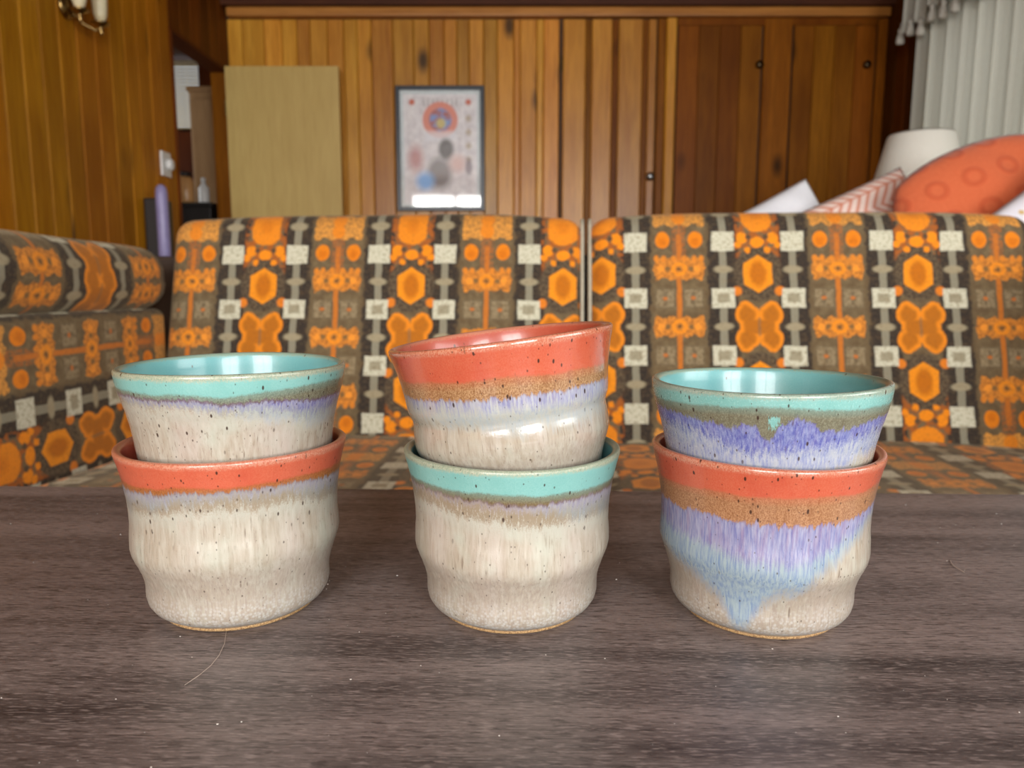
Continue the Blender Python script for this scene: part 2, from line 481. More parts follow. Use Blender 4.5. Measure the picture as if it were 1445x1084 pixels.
# ------------------------------------------------------------------ ceramic tumblers
H = 72.0
def albedo(c, k=0.47, sat=0.96):
    n = T.nodes.new('ShaderNodeHueSaturation'); n.inputs['Value'].default_value = k; n.inputs['Saturation'].default_value = sat
    T.links.new(c, n.inputs['Color']); return n.outputs[0]
def glaze(name, kind, b1, b2, b3, b4, p):
    """bands counted in mm down from the rim, as functions of u = x / r (front of the tumbler faces the room's windows)"""
    m, b = new_mat(name)
    oc = coord('Object')
    x, y, z = split(oc)
    rr = length2(x, y)
    u = x / vmax(rr, 0.001)
    t = (H / 1000.0 - z) * 1000.0
    seed = combine(p['seed'], p['seed'] * 1.7, p['seed'] * 0.4)
    v = vadd(oc, seed)
    wide = noise(vscale(v, (60, 60, 14)), 1.0, 3)
    streak = noise(vscale(v, (520, 520, 62)), 1.0, 3, 0.6)
    thin = noise(vscale(v, (1150, 1150, 110)), 1.0, 3, 0.65)
    grain = noise(vscale(v, (1900, 1900, 1500)), 1.0, 2, 0.6)
    blotch = noise(vscale(v, (95, 95, 55)), 1.0, 3)
    tw = t + (wide - 0.5) * 3.5
    ts = tw + (streak - 0.5) * p.get('fringe', 5.0) + (thin - 0.5) * 3.0 + (grain - 0.5) * 1.5
    B1 = curve(u, b1, 80.0); B2 = curve(u, b2, 80.0); B3 = curve(u, b3, 80.0); B4 = curve(u, b4, 80.0)
    # cream body with long vertical runs
    col = mix(ramp01(streak, 0.34, 0.66), (222, 214, 196), (198, 184, 162))
    col = mix(ramp01(blotch, 0.5, 0.72) * 0.6, col, (218, 224, 206))
    col = mix(ramp01(wide, 0.5, 0.75) * 0.5, col, (222, 204, 194))
    col = mix(ramp01(thin, 0.56, 0.70) * 0.6, col, (164, 144, 122))
    # duller zone under the shoulder, crystals towards the foot
    low = ramp01(t, 42.0, 47.0)
    col = mix(low * (ramp01(thin, 0.35, 0.62) * 0.55 + 0.25), col, (184, 168, 152))
    cd, c1, c2 = voro(v, 780.0)
    cry = ramp01(tw + (grain - 0.5) * 14.0, 54.0, 64.0) * ramp01(cd, 0.62, 0.22) * 0.75
    col = mix(cry, col, (222, 222, 216))
    col = mix(ramp01(t, 66.0, 70.0) * 0.5, col, (168, 172, 180))
    # translucent tan patches below the colour bands, breaking into pale cream
    pale = below(ts, B3 + p['tan'] + 5.0, 5.0) * ramp01(grain + streak, 0.75, 1.1)
    col = mix(pale * 0.75, col, (214, 214, 198))
    tan = below(t + (streak - 0.5) * 10.0 + (thin - 0.5) * 8.0 + (grain - 0.5) * 7.0 + (wide - 0.5) * 8.0, B3 + p['tan'], 2.4) * ramp01(thin + grain * 0.5, 0.52, 0.70)
    col = mix(tan * p.get('tanw', 0.8), col, (168, 146, 116))
    # pale blue run
    blue = below(ts + (blotch - 0.5) * 10.0 + (thin - 0.5) * 5.0, B4, p.get('blues', 5.0))
    bl = mix(ramp01(thin, 0.36, 0.62), p.get('blue', (140, 178, 205)), p.get('blue2', (190, 208, 212)))
    col = mix(blue * p.get('bluew', 0.75), col, bl)
    # violet fringe
    vio = below(ts + (grain - 0.5) * 3.0 + (thin - 0.5) * 4.0, B3, 4.5)
    vl = mix(ramp01(thin, 0.34, 0.64), p.get('vio', (126, 118, 190)), p.get('vio2', (196, 196, 224)))
    vl = mix(ramp01(streak, 0.45, 0.7) * p.get('rosew', 0.2), vl, (172, 124, 168))
    col = mix(vio * p.get('viow', 0.9), col, vl)
    # brown breaking line and speckled middle band
    line = below(ts, B2 + p.get('linew', 0.8), 1.2)
    col = mix(line * p.get('line', 0.5), col, (112, 66, 60))
    mid = below(ts, B2, 1.0)
    ml = mix(ramp01(grain, 0.36, 0.64), p['mid'], p['mid2'])
    ml = mix(ramp01(streak, 0.55, 0.72) * 0.5, ml, p['mid3'])
    ml = mix(ramp01(t - B1, 3.5, 0.0) * 0.35, ml, p['top'])
    col = mix(mid, col, ml)
    # colour band at the rim
    top = below(tw + (grain - 0.5) * 1.6 + (streak - 0.5) * 1.2, B1, 1.1)
    if 'spot' in p:
        su, st_, sr = p['spot']
        top = vmax(top, inside(length2((u - su) * 42.0, (t - st_) * 0.8) + (streak - 0.5) * 3.0 + (thin - 0.5) * 5.0 + (st_ - t) * 0.35 - sr, 0.6))
    tl = mix(ramp01(grain, 0.3, 0.7), p['top'], p['top2'])
    tl = mix(ramp01(blotch, 0.5, 0.72) * 0.5, tl, p['top3'])
    col = mix(top, col, tl)
    # worn lip
    lip = below(t + (grain - 0.5) * 3.0 + (blotch - 0.5) * 1.5, p.get('lipw', 2.2), 1.4)
    ll = mix(ramp01(grain, 0.42, 0.6), p['lip'], p['lip2'])
    col = mix(lip * 0.8, col, ll)
    # iron specks, drawn out downwards
    d1, g1, g2 = voro(vscale(v, (400, 400, 190)), 1.0)
    dot = inside(d1 - 0.20 * g2, 0.08) * ramp01(g1, 0.30, 0.32) * below(t, 30.0, 12.0)
    d2, h1, h2 = voro(vscale(v, (620, 620, 420)), 1.0)
    dot2 = inside(d2 - 0.22 * h2, 0.1) * ramp01(h1, 0.62, 0.64) * 0.75
    col = mix(vmax(dot, dot2) * 0.92, col, (70, 42, 30))
    d3, k1, k2 = voro(vscale(v, (420, 420, 62)), 1.0)
    run = inside(d3 - 0.16 * k2, 0.1) * ramp01(k1, 0.74, 0.76)
    col = mix(run * 0.55, col, (112, 86, 66))
    col = albedo(col)
    fin(b, col, p.get('rough', 0.30) + (grain - 0.5) * 0.12 + low * 0.10, coat=p.get('coat', 0.25))
    b.inputs['Coat Roughness'].default_value = 0.12
    bump(b, streak * 0.6 + grain * 0.25 + wide, 0.22, 0.0009)
    return m
def inner_glaze(name, a, c, lip):
    m, b = new_mat(name)
    oc = coord('Object')
    x, y, z = split(oc)
    t = (H / 1000.0 - z) * 1000.0
    grain = noise(oc, 1700.0, 2)
    bl = noise(oc, 60.0, 3)
    col = mix(ramp01(bl * 0.6 + grain * 0.4, 0.35, 0.65), a, c)
    col = mix(below(t + (grain - 0.5) * 3.0, 1.2, 1.2) * 0.8, col, lip)
    d1, g1, g2 = voro(vscale(oc, (330, 330, 170)), 1.0)
    col = mix(inside(d1 - 0.2 * g2, 0.08) * ramp01(g1, 0.6, 0.62) * 0.85, col, (96, 70, 52))
    col = albedo(col)
    fin(b, col, 0.28, coat=0.2)
    return m
CLAY = None
def clay():
    m, b = new_mat('bare_stoneware')
    oc = coord('Object')
    g = noise(oc, 1500.0, 3)
    col = mix(ramp01(g, 0.4, 0.66), (150, 122, 82), (96, 66, 38))
    fin(b, col, 0.8)
    return m
CLAY = clay()

OUTER = [(0.0, 0.0315), (1.0, 0.0330), (2.6, 0.0353), (5.0, 0.0368), (8.0, 0.03745), (11.5, 0.0374), (14.5, 0.0376), (18.0, 0.0384),
         (22.0, 0.0397), (26.0, 0.0412), (28.2, 0.0420), (30.5, 0.0424), (35.0, 0.0423), (40.0, 0.0419), (45.0, 0.0420), (50.0, 0.0424),
         (55.0, 0.0431), (60.0, 0.0440), (64.0, 0.0449), (67.5, 0.0458), (69.5, 0.0464)]
def interp(tab, z):
    for (a, ra), (b_, rb) in zip(tab[:-1], tab[1:]):
        if z <= b_:
            k = (z - a) / (b_ - a); k = k * k * (3 - 2 * k) * 0.35 + k * 0.65
            return ra + (rb - ra) * k
    return tab[-1][1]
def tumbler(label, loc, rot, mat_out, mat_in, outer=OUTER, scale=1.0, phase=0.0, wobble=0.006, lean=0.0, ledge=0.0):
    root = tag(empty('ceramic_tumbler', loc, rot), label, 'cup', 'stacked stoneware tumblers on the table')
    root.scale = (scale,) * 3
    f0 = 1.8
    prof, slots = [], []
    for i in range(56):
        z = i / 55 * 69.5
        prof.append((interp(outer, z), (f0 + z * (70.1 - f0) / 69.5) / 1000.0)); slots.append(0)
    rim = prof[-1][0]
    th = 0.0034
    for a in range(0, 181, 20):
        c = math.cos(R(a)); s = math.sin(R(a))
        prof.append((rim - th / 2 + th / 2 * c + 0.0004 * s, H / 1000.0 - 0.0015 + 0.0015 * s)); slots.append(0 if a < 80 else 1)
    inn = [(66, 0.0034), (60, 0.0027), (54, 0.0025), (48, 0.0028), (42, 0.0034), (37, 0.0042), (33, 0.0066), (29, 0.0078), (24, 0.0080), (18, 0.0078), (12, 0.0090), (9, 0.013), (7.5, 0.020)]
    for z, d in inn:
        if z < 45: z = max(7.0, z - ledge)
        prof.append((interp(outer, z) - d, z / 1000.0)); slots.append(1)
    prof.append((0.0, 0.0072)); slots.append(1)
    ph = phase
    def wob(a, i, r, z):
        q = z / 0.072
        k = 1 + wobble * (math.sin(2 * a + ph) * q + 0.5 * math.sin(3 * a + ph * 2.1)) * min(1.0, 0.3 + q)
        bz = math.exp(-((z - 0.030) / 0.008) ** 2)
        z = z + bz * (0.0011 * math.sin(a + ph * 1.3) + 0.0007 * math.sin(2 * a + ph))
        if z > 0.060: z = z + (z - 0.060) / 0.012 * 1.0 * (lean * math.sin(a) + 0.00035 * math.sin(2 * a + ph))
        return r * k, z
    lathe('body', prof, 128, [mat_out, mat_in], root, slots, wob)
    lathe('foot_ring', [(0.0270, 0.0), (0.0302, 0.0), (0.0313, 0.0006), (0.0317, 0.00185), (0.0268, 0.00185)], 96, CLAY, root, close=True)
    return root
CORAL = dict(top=(230, 96, 56), top2=(236, 116, 78), top3=(220, 82, 46), lip=(238, 170, 138), lip2=(214, 116, 82), mid=(216, 168, 118), mid2=(164, 112, 62), mid3=(150, 92, 50))
TURQ = dict(top=(144, 214, 206), top2=(158, 222, 214), top3=(134, 206, 198), lip=(214, 208, 176), lip2=(170, 176, 142), mid=(158, 156, 130), mid2=(122, 116, 92), mid3=(104, 92, 70))
def flat(v): return [(-1, v), (0, v), (1, v)]
def plus(pts, d): return [(u, v + d) for u, v in pts]

G_A = glaze('glaze_lower_coral_cream', 'coral', [(-1, 11.5), (-0.5, 10), (0, 10), (0.5, 9.2), (1, 10)], [(-1, 14), (-0.5, 12), (0, 11.5), (0.5, 11.8), (1, 14)],
            [(-1, 18), (-0.5, 14), (0, 13.2), (0.5, 14.5), (1, 19)], [(-1, 22), (0, 14), (0.6, 18), (1, 24)],
            dict(CORAL, seed=3.1, tan=5.5, viow=0.55, vio=(168, 160, 196), vio2=(206, 204, 214), line=0.35, mid=(190, 134, 66), mid2=(158, 96, 36), bluew=0.35, rough=0.3))
B2b = [(-1, 8.2), (-0.7, 8.8), (-0.3, 9.6), (0, 10.8), (0.3, 10.6), (0.6, 12), (1, 12)]
G_B = glaze('glaze_upper_turquoise_cream', 'turq', [(-1, 6.5), (-0.6, 7.2), (0, 8.0), (0.3, 7.0), (0.6, 6.0), (1, 6)], B2b,
            [(-1, 9), (-0.5, 10.5), (0, 12.6), (0.3, 14), (0.6, 17), (1, 16)], [(-1, 9), (-0.4, 12), (0, 16), (0.5, 22), (1, 23)],
            dict(TURQ, seed=8.4, tan=3.0, tanw=0.55, viow=0.9, vio=(122, 118, 186), vio2=(182, 184, 216), line=0.75, linew=0.9, fringe=3.4, bluew=0.55, blue=(170, 190, 214), rough=0.24))
G_C = glaze('glaze_lower_turquoise_cream', 'turq', [(-1, 9.4), (0, 10.2), (0.6, 11), (1, 10)], [(-1, 11), (-0.6, 12.2), (0, 14.0), (0.5, 14), (1, 13)],
            [(-1, 12), (-0.5, 13.5), (0, 16), (0.5, 17), (1, 18)], [(-1, 12), (0, 15), (0.5, 21), (1, 24)],
            dict(TURQ, seed=14.2, tan=6.5, tanw=0.85, viow=0.6, vio=(160, 148, 190), vio2=(208, 204, 216), line=0.6, mid=(150, 132, 92), mid2=(124, 96, 58), mid3=(112, 72, 52), bluew=0.4, rough=0.34, coat=0.12))
G_D = glaze('glaze_upper_coral_cream', 'coral', [(-1, 12.5), (0, 13.2), (0.6, 14.5), (1, 15)], [(-1, 18.5), (0, 20.5), (0.6, 21.0), (1, 21)],
            [(-1, 21), (-0.5, 22.5), (0, 24.5), (0.4, 25.5), (1, 26)], [(-1, 24), (-0.5, 29), (0, 33), (1, 33)],
            dict(CORAL, seed=21.7, tan=2.0, tanw=0.35, viow=0.85, vio=(146, 146, 200), vio2=(206, 210, 222), line=0.25, linew=0.5, bluew=0.7, blue=(188, 204, 212), blue2=(208, 212, 204), rough=0.12, coat=0.6))
B4e = [(-1, 38), (-0.85, 43), (-0.7, 47), (-0.5, 52), (-0.32, 58), (-0.17, 67), (-0.02, 58), (0.12, 51), (0.33, 48), (0.5, 42), (0.7, 34), (0.85, 27), (1, 22)]
G_E = glaze('glaze_lower_coral_violet', 'coral', [(-1, 13), (-0.5, 11.5), (0, 11.4), (0.6, 10.6), (1, 9.5)], [(-1, 21.5), (-0.5, 21.5), (0, 22), (0.5, 22.5), (0.8, 20), (1, 17)],
            [(-1, 30), (-0.5, 34), (0, 37), (0.4, 36), (0.7, 29), (1, 20)], B4e,
            dict(CORAL, seed=30.5, tan=-30.0, tanw=0.0, viow=0.85, vio=(132, 132, 196), vio2=(190, 188, 224), rosew=0.55, line=0.2, linew=0.6, fringe=8.0, bluew=0.85, blues=8.0,
                 blue=(126, 162, 206), blue2=(184, 210, 218), mid=(214, 158, 112), mid2=(172, 116, 72), rough=0.22, coat=0.4))
G_F = glaze('glaze_upper_turquoise_violet', 'turq', [(-1, 7), (-0.6, 6.2), (0, 5.2), (0.5, 6.0), (1, 6.5)],
            [(-1, 10), (-0.7, 11), (-0.3, 13), (-0.08, 12.5), (0.02, 18), (0.12, 12), (0.25, 9.8), (0.5, 14), (0.65, 13), (1, 10)],
            [(-1, 15), (-0.5, 18), (0, 23), (0.3, 21), (0.6, 19), (1, 15)], [(-1, 26), (0, 34), (1, 24)],
            dict(TURQ, seed=41.3, tan=-10.0, tanw=0.0, viow=0.95, vio=(92, 98, 192), vio2=(160, 170, 222), rosew=0.15, line=0.15, fringe=6.0, bluew=0.85,
                 blue=(150, 168, 222), blue2=(206, 216, 230), lip=(196, 204, 182), lip2=(150, 168, 146), spot=(0.06, 9.8, 1.5), rough=0.26))
IN_T = inner_glaze('turquoise_inside', (118, 200, 204), (134, 212, 212), (176, 190, 160))
IN_C = inner_glaze('coral_inside', (216, 88, 60), (228, 104, 76), (232, 160, 126))

UPPER = [(z, r if z > 42 else r - 0.0006 if z < 12 else r - 0.0016) for z, r in OUTER]
NEST = [(0.0, 0.0315), (1.0, 0.0325), (2.6, 0.0340), (5.0, 0.0350), (8.0, 0.0354), (12, 0.0356), (16, 0.0362), (20, 0.0370), (24, 0.0382), (28, 0.0392), (31, 0.0396), (34, 0.0399),
        (40, 0.0406), (46, 0.0415), (52, 0.0428), (58, 0.0444), (62, 0.0455), (66, 0.0464), (69.5, 0.0469)]
ZT = TZ + 0.0001
def face(x, y): return math.atan2(-x, y)
LA = (-0.1216, 0.3170); LC = (0.0, 0.3140); LE = (0.1085, 0.3098)
tumbler('cream tumbler with coral rim and thin brown edge, holding a turquoise-rimmed one', (*LA, ZT), (0, 0, face(*LA)), G_A, IN_C, scale=1.03, phase=0.6, wobble=0.007)
tumbler('cream tumbler with turquoise rim and grey-violet line, nested in coral-rimmed cream one', (LA[0] + 0.0015, LA[1], ZT + 0.0355), (R(0.4), 0, face(*LA)), G_B, IN_T, NEST, scale=1.0, phase=2.0, wobble=0.004)
tumbler('cream tumbler with turquoise rim, under the tilted coral-rimmed one', (*LC, ZT), (0, 0, 0), G_C, IN_T, phase=4.0, wobble=0.004)
tumbler('glossy tilted tumbler with wide coral rim and ochre band, resting in turquoise-rimmed one', (LC[0] + 0.0039, LC[1], ZT + 0.0462), (0, R(-7.0), 0), G_D, IN_C, UPPER, scale=1.03, phase=1.0, wobble=0.004)
tumbler('tumbler with coral rim, ochre band and violet-blue drips running to a point', (*LE, ZT), (0, 0, face(*LE)), G_E, IN_C, scale=1.02, phase=3.0, wobble=0.008, ledge=7.0)
tumbler('tumbler with turquoise rim and deep blue-violet fringe, nested in violet-dripped coral one', (LE[0] + 0.0005, LE[1], ZT + 0.0280), (0, R(-0.6), face(*LE)), G_F, IN_T, NEST, scale=1.022, phase=5.0, wobble=0.004)

# dust and a hair on the table
DUST = simple('dust', (214, 208, 200), 0.9)
bm = bmesh.new()
rnd = random.Random(3)
for k in range(230):
    xx = rnd.uniform(-0.34, 0.34); yy = rnd.uniform(0.18, 0.48)
    if any((xx - a) ** 2 + (yy - c) ** 2 < 0.036 ** 2 for a, c in (LA, LC, LE)): continue
    s_ = rnd.choice((0.00012, 0.00016, 0.0002, 0.00028)) * (1.6 if rnd.random() < 0.06 else 1)
    mt = Matrix.Translation((xx, yy, TZ + s_ * 0.45)) @ Matrix.Diagonal((s_ * rnd.uniform(0.7, 1.8), s_, s_ * 0.6, 1))
    bmesh.ops.create_icosphere(bm, subdivisions=1, radius=1.0, matrix=mt)
tag(obj('table_dust', bm_mesh('table_dust', bm), DUST), 'scattered pale dust specks on the dark tabletop', 'dust', kind='stuff')
HAIR = simple('fine_hair', (176, 160, 146), 0.5)
def hair(label, pts, r=0.00011):
    tag(obj('hair', tube_mesh('hair', [(a, c, TZ + 0.00012 + (0.0003 if 0 < i < len(pts) - 1 else 0)) for i, (a, c) in enumerate(pts)], r, 5), HAIR), label, 'hair')
hair('thin curved hair lying in front of the coral-rimmed cream tumbler', [(-0.117, 0.286), (-0.1135, 0.275), (-0.112, 0.266), (-0.112, 0.258), (-0.1135, 0.251), (-0.116, 0.245)])
hair('short bent lint thread beside the violet-dripped tumbler', [(0.226, 0.365), (0.2240, 0.3605), (0.2228, 0.356), (0.2230, 0.352), (0.2236, 0.349)], 0.0002)

# ------------------------------------------------------------------ sofa
def fabric_material():
    m, b = new_mat('patterned_upholstery')
    uv = coord('UV')
    n = T.nodes.new('ShaderNodeSeparateXYZ'); T.links.new(uv, n.inputs[0])
    u0, v0 = X(n.outputs[0]), X(n.outputs[1])
    uvv = combine(u0, v0, 0.0)
    w1 = noise(uvv, 26.0, 2) - 0.5
    w2 = noise(vadd(uvv, combine(7.0, 3.0, 0.0)), 26.0, 2) - 0.5
    u = u0 + w1 * 0.006
    v = v0 + w2 * 0.006
    fine = noise(uvv, 150.0, 3, 0.6)
    med = noise(uvv, 60.0, 3, 0.6)
    weave = noise(vscale(uvv, (900, 500, 1)), 1.0, 2)
    P, HV = 0.351, 0.528
    def fold(a, per): return vabs(M('FLOORED_MODULO', a + per / 2, per) - per / 2)
    fu = fold(u, P)                   # distance from the middle of the flower column
    bu = P / 2 - fu                   # distance from the middle of the box column
    g = fu - 0.0775                   # signed distance from the chain column
    vv = fold(v, HV)                  # mirrored along the cloth
    gv = fold(v + 0.066, 0.132)       # square centres
    bv = fold(v, 0.132)               # bead centres
    sgn = M('FLOORED_MODULO', v, HV)
    OR, OR2, OR3 = (226, 134, 28), (196, 106, 16), (204, 128, 50)
    ground = mix(ramp01(med, 0.35, 0.65), (112, 98, 72), (84, 72, 54))
    col = ground
    # charcoal alongside the chain
    ch = inside(vabs(g) - 0.034 + (med - 0.5) * 0.030, 0.006)
    col = mix(ch, col, mix(ramp01(fine, 0.50, 0.74), (36, 36, 38), (80, 74, 60)))
    # ----- flower column
    rust = inside(fu - 0.050, 0.004) * ramp01(med, 0.44, 0.54) * ramp01(vv, 0.14, 0.17)
    col = mix(rust * 0.85, col, (166, 88, 28))
    halo = inside(length2(fu, (vv - 0.122) * 0.85) - 0.054, 0.004)
    col = mix(halo, col, mix(ramp01(fine, 0.4, 0.6), (96, 84, 66), (46, 42, 40)))
    bf = vmin(length2(fu - 0.026, vv - 0.028) - 0.027, vmax(fu - 0.042, vv - 0.026), length2(fu - 0.030, vv - 0.044) - 0.015)
    notch = length2(fu, vv - 0.062) - 0.018
    bf = vmax(bf, -notch) + (fine - 0.5) * 0.004
    col = mix(inside(bf, 0.003), col, OR)
    col = mix(inside(bf + 0.009, 0.006) * 0.9, col, (168, 98, 20))
    col = mix(inside(vmax(fu - 0.003, vv - 0.022), 0.003) * 0.6, col, (120, 98, 70))
    hv = vabs(vv - 0.122)
    hx = vmax(fu - 0.0315, fu * 0.55 + hv * 0.84 - 0.0375)
    col = mix(inside(hx, 0.003), col, (232, 142, 26))
    col = mix(inside(length2(fu * 1.4, hv * 0.85) - 0.025, 0.012) * 0.85, col, (176, 96, 12))
    col = mix(inside(length2(fu - 0.047, vv - 0.082) - 0.011, 0.004), col, (216, 122, 34))
    ar = vmin(length2(fu, (vv - 0.196) * 1.3) - 0.016, length2((fu - 0.034) * 1.1, vv - 0.206) - 0.0135, length2(fu - 0.022, vv - 0.178) - 0.007, length2(fu - 0.044, vv - 0.190) - 0.008)
    col = mix(inside(ar + (fine - 0.5) * 0.008, 0.003), col, (234, 138, 22))
    col = mix(inside(length2(fu - 0.020, vv - 0.208) - 0.006, 0.004), col, (74, 62, 50))
    tb_ = vmax(length2(fu * 0.95, (vv - 0.256)) - 0.036, fu - 0.034)
    col = mix(inside(tb_ + (fine - 0.5) * 0.006, 0.003), col, OR)
    col = mix(inside(length2(fu, vv - 0.262) - 0.014, 0.010) * 0.5, col, OR2)
    # ----- box column
    stem = vmax(bu - 0.0055, vv - 0.215)
    col = mix(inside(stem, 0.003), col, (190, 110, 40))
    bc = vmax(vabs(bu - 0.0315) - 0.0225, vabs(vv - 0.066) - 0.0225)
    col = mix(inside(bc, 0.002), col, mix(ramp01(fine, 0.4, 0.66), (142, 128, 100), (108, 96, 72)))
    col = mix(inside(vmax(bc, -(bc + 0.003)), 0.002) * 0.5, col, (60, 52, 42))
    col = mix(inside(vmax(vabs(bu - 0.0315) - 0.004, vabs(vv - 0.066) - 0.016), 0.004) * 0.5, col, (70, 62, 50))
    col = mix(inside(length2(bu - 0.0315, (vv - 0.066) * 1.4) - 0.0055, 0.003), col, (186, 106, 48))
    wave = M('COSINE', bu * 190.0) * 0.0035
    def band(c, hw, half):
        d = vmax(vabs(vv - c) - hw + wave, bu - half + vabs(vv - c) * 0.25)
        return d + (fine - 0.5) * 0.012
    for c, hw in ((0.0, 0.021), (0.134, 0.023)):
        d = band(c, hw, 0.058)
        col2 = mix(inside(d, 0.003), col, mix(ramp01(fine, 0.40, 0.62), (214, 136, 52), (160, 98, 42)))
        e = length2(bu, (vv - c) * 1.1)
        col2 = mix(inside(vabs(e - 0.0135) - 0.004, 0.003), col2, (230, 140, 34))
        col2 = mix(inside(e - 0.005, 0.003), col2, (110, 78, 44))
        col2 = mix(inside(length2(bu - 0.026, vv - c) - 0.006, 0.004), col2, (122, 92, 54))
        col2 = mix(inside(length2(bu - 0.040, vv - c) - 0.008, 0.004), col2, (232, 146, 50))
        col = col2
    for cu in (0.012, 0.034, 0.050):
        col = mix(inside(length2(bu - cu, (vv - 0.158) * 0.8) - 0.006, 0.003), col, (212, 128, 42))
    ci = length2((bu - 0.037) * 1.05, (vv - 0.202) * 0.9) - 0.0175
    col = mix(inside(ci, 0.003), col, (222, 126, 20))
    col = mix(inside(length2(bu - 0.037, vv - 0.198) - 0.009, 0.008) * 0.6, col, (190, 98, 12))
    rs = inside(bu - 0.015, 0.004) * ramp01(fine, 0.42, 0.55) * ramp01(vv, 0.16, 0.18)
    col = mix(rs * 0.7, col, (178, 100, 42))
    tp = vmax(vabs(vv - 0.256) - 0.021 + wave, bu - 0.057) + (fine - 0.5) * 0.010
    col = mix(inside(tp, 0.003), col, mix(ramp01(fine, 0.4, 0.62), (218, 150, 66), (164, 116, 60)))
    col = mix(inside(length2(bu, vv - 0.252) - 0.016, 0.004), col, (220, 130, 34))
    # ----- chain column
    col = mix(inside(vmax(vabs(g) - 0.0078, vabs(gv) * 0.0), 0.002), col, (176, 174, 150))
    col = mix(inside(length2(g * 0.42, bv) - 0.0090, 0.003), col, (150, 142, 116))
    sq = vmax(vabs(g) - 0.0255, gv - 0.0225)
    sqc = mix(ramp01(fine, 0.5, 0.68), (198, 198, 176), (162, 160, 136))
    col = mix(inside(sq, 0.0025), col, sqc)
    inner = inside(sq + 0.012, 0.003) * ramp01(vv, 0.13, 0.11)
    col = mix(inner * 0.8, col, (134, 128, 104))
    col = mix(ramp01(fine, 0.5, 0.72) * 0.35, col, (84, 64, 40))
    col = mix(ramp01(med, 0.5, 0.75) * 0.10, col, (150, 110, 60))
    col = albedo(col, 0.86, 1.0)
    # weave and soft wear
    col = mix(weave * 0.10, col, (150, 120, 80))
    fin(b, col, 0.9, spec=0.12)
    b.inputs['Sheen Weight'].default_value = 0.14
    b.inputs['Sheen Tint'].default_value = (1.0, 0.82, 0.55, 1)
    b.inputs['Sheen Roughness'].default_value = 0.5
    bump(b, weave + fine, 0.12, 0.0008)
    return m
FABRIC = fabric_material()
FRAMEW = simple('dark_sofa_base', (58, 42, 30), 0.6)
PIPE = simple('grey_piping', (170, 164, 144), 0.8, scale=90)

def rounded_loop(a0, a1, b0, b1, r, n=9, step=0.02):
    """closed loop of (a, b): starts at (a0, b0+r), rises along a=a0, over b=b1, down a=a1, back"""
    pts = []
    def seg(p, q):
        L = math.dist(p, q); k = max(1, int(L / step))
        for i in range(k): pts.append((p[0] + (q[0] - p[0]) * i / k, p[1] + (q[1] - p[1]) * i / k))
    def arc(cx, cy, s, e):
        for i in range(n): 
            t = R(s + (e - s) * i / n); pts.append((cx + r * math.cos(t), cy + r * math.sin(t)))
    seg((a0, b0 + r), (a0, b1 - r)); arc(a0 + r, b1 - r, 180, 90)
    seg((a0 + r, b1), (a1 - r, b1)); arc(a1 - r, b1 - r, 90, 0)
    seg((a1, b1 - r), (a1, b0 + r)); arc(a1 - r, b0 + r, 0, -90)
    seg((a1 - r, b0), (a0 + r, b0)); arc(a0 + r, b0 + r, -90, -180)
    return pts
def sweep_cushion(name, loop, x0, x1, er, put3, mat, parent, crown=0.0, uoff=0.0, voff=0.0, lump=0.0, swap=False, seed=1):
    """sweep a loop along x with softly rounded ends. put3(x, a, b) -> local point"""
    n = len(loop)
    nrm, s = [], [0.0]
    for i in range(n):
        p, q = loop[i - 1], loop[(i + 1) % n]
        tx, ty = q[0] - p[0], q[1] - p[1]; L = math.hypot(tx, ty) or 1
        nrm.append((-ty / L, tx / L))
        if i: s.append(s[-1] + math.dist(loop[i - 1], loop[i]))
    w = x1 - x0
    xs = [0, .02, .07, .15, .28, .45, .68, 1.0]
    st = [er * k for k in xs]
    m_ = max(4, int((w - 2 * er) / 0.03))
    st += [er + (w - 2 * er) * i / m_ for i in range(1, m_)]
    st += [w - er * k for k in reversed(xs)]
    rd = random.Random(seed); ph = [rd.uniform(0, 6.28) for _ in range(6)]
    v, f, uv = [], [], []
    for x in st:
        d = min(x, w - x)
        e = 0.0 if d >= er else er - math.sqrt(max(0.0, er * er - (er - d) ** 2))
        cr = crown * (1 - (2 * x / w - 1) ** 4)
        for i in range(n):
            a, b_ = loop[i]; nx, ny = nrm[i]
            o = cr - e + lump * (math.sin(x * 7.1 + ph[0]) * math.sin(s[i] * 8.3 + ph[1]) + 0.6 * math.sin(x * 15 + ph[2]) * math.sin(s[i] * 17 + ph[3]))
            v.append(put3(x0 + x, a + nx * o, b_ + ny * o))
            q = (x0 + x - uoff, s[i] - voff)
            uv.append((q[1], q[0]) if swap else q)
    k = len(st)
    for j in range(k - 1):
        for i in range(n):
            i2 = (i + 1) % n
            f.append((j * n + i, (j + 1) * n + i, (j + 1) * n + i2, j * n + i2))
    f.append(tuple(range(n))); f.append(tuple(reversed([(k - 1) * n + i for i in range(n)])))
    me = mesh(name, v, f, uv)
    # the seam where the loop closes sits underneath or behind: keep its texture from smearing
    l = me.uv_layers[0]
    for p in me.polygons:
        if len(p.vertices) == 4:
            ids = [vi % n for vi in p.vertices]
            if 0 in ids and n - 1 in ids:
                for li in p.loop_indices:
                    vi = me.loops[li].vertex_index
                    if vi % n == 0:
                        a = l.data[li].uv
                        tot = s[-1] + math.dist(loop[-1], loop[0]) - voff
                        l.data[li].uv = (tot, a[1]) if swap else (a[0], tot)
    bm = bmesh.new(); bm.from_mesh(me); bmesh.ops.recalc_face_normals(bm, faces=bm.faces); bm.to_mesh(me); bm.free()
    return obj(name, me, mat, parent, smooth=True)

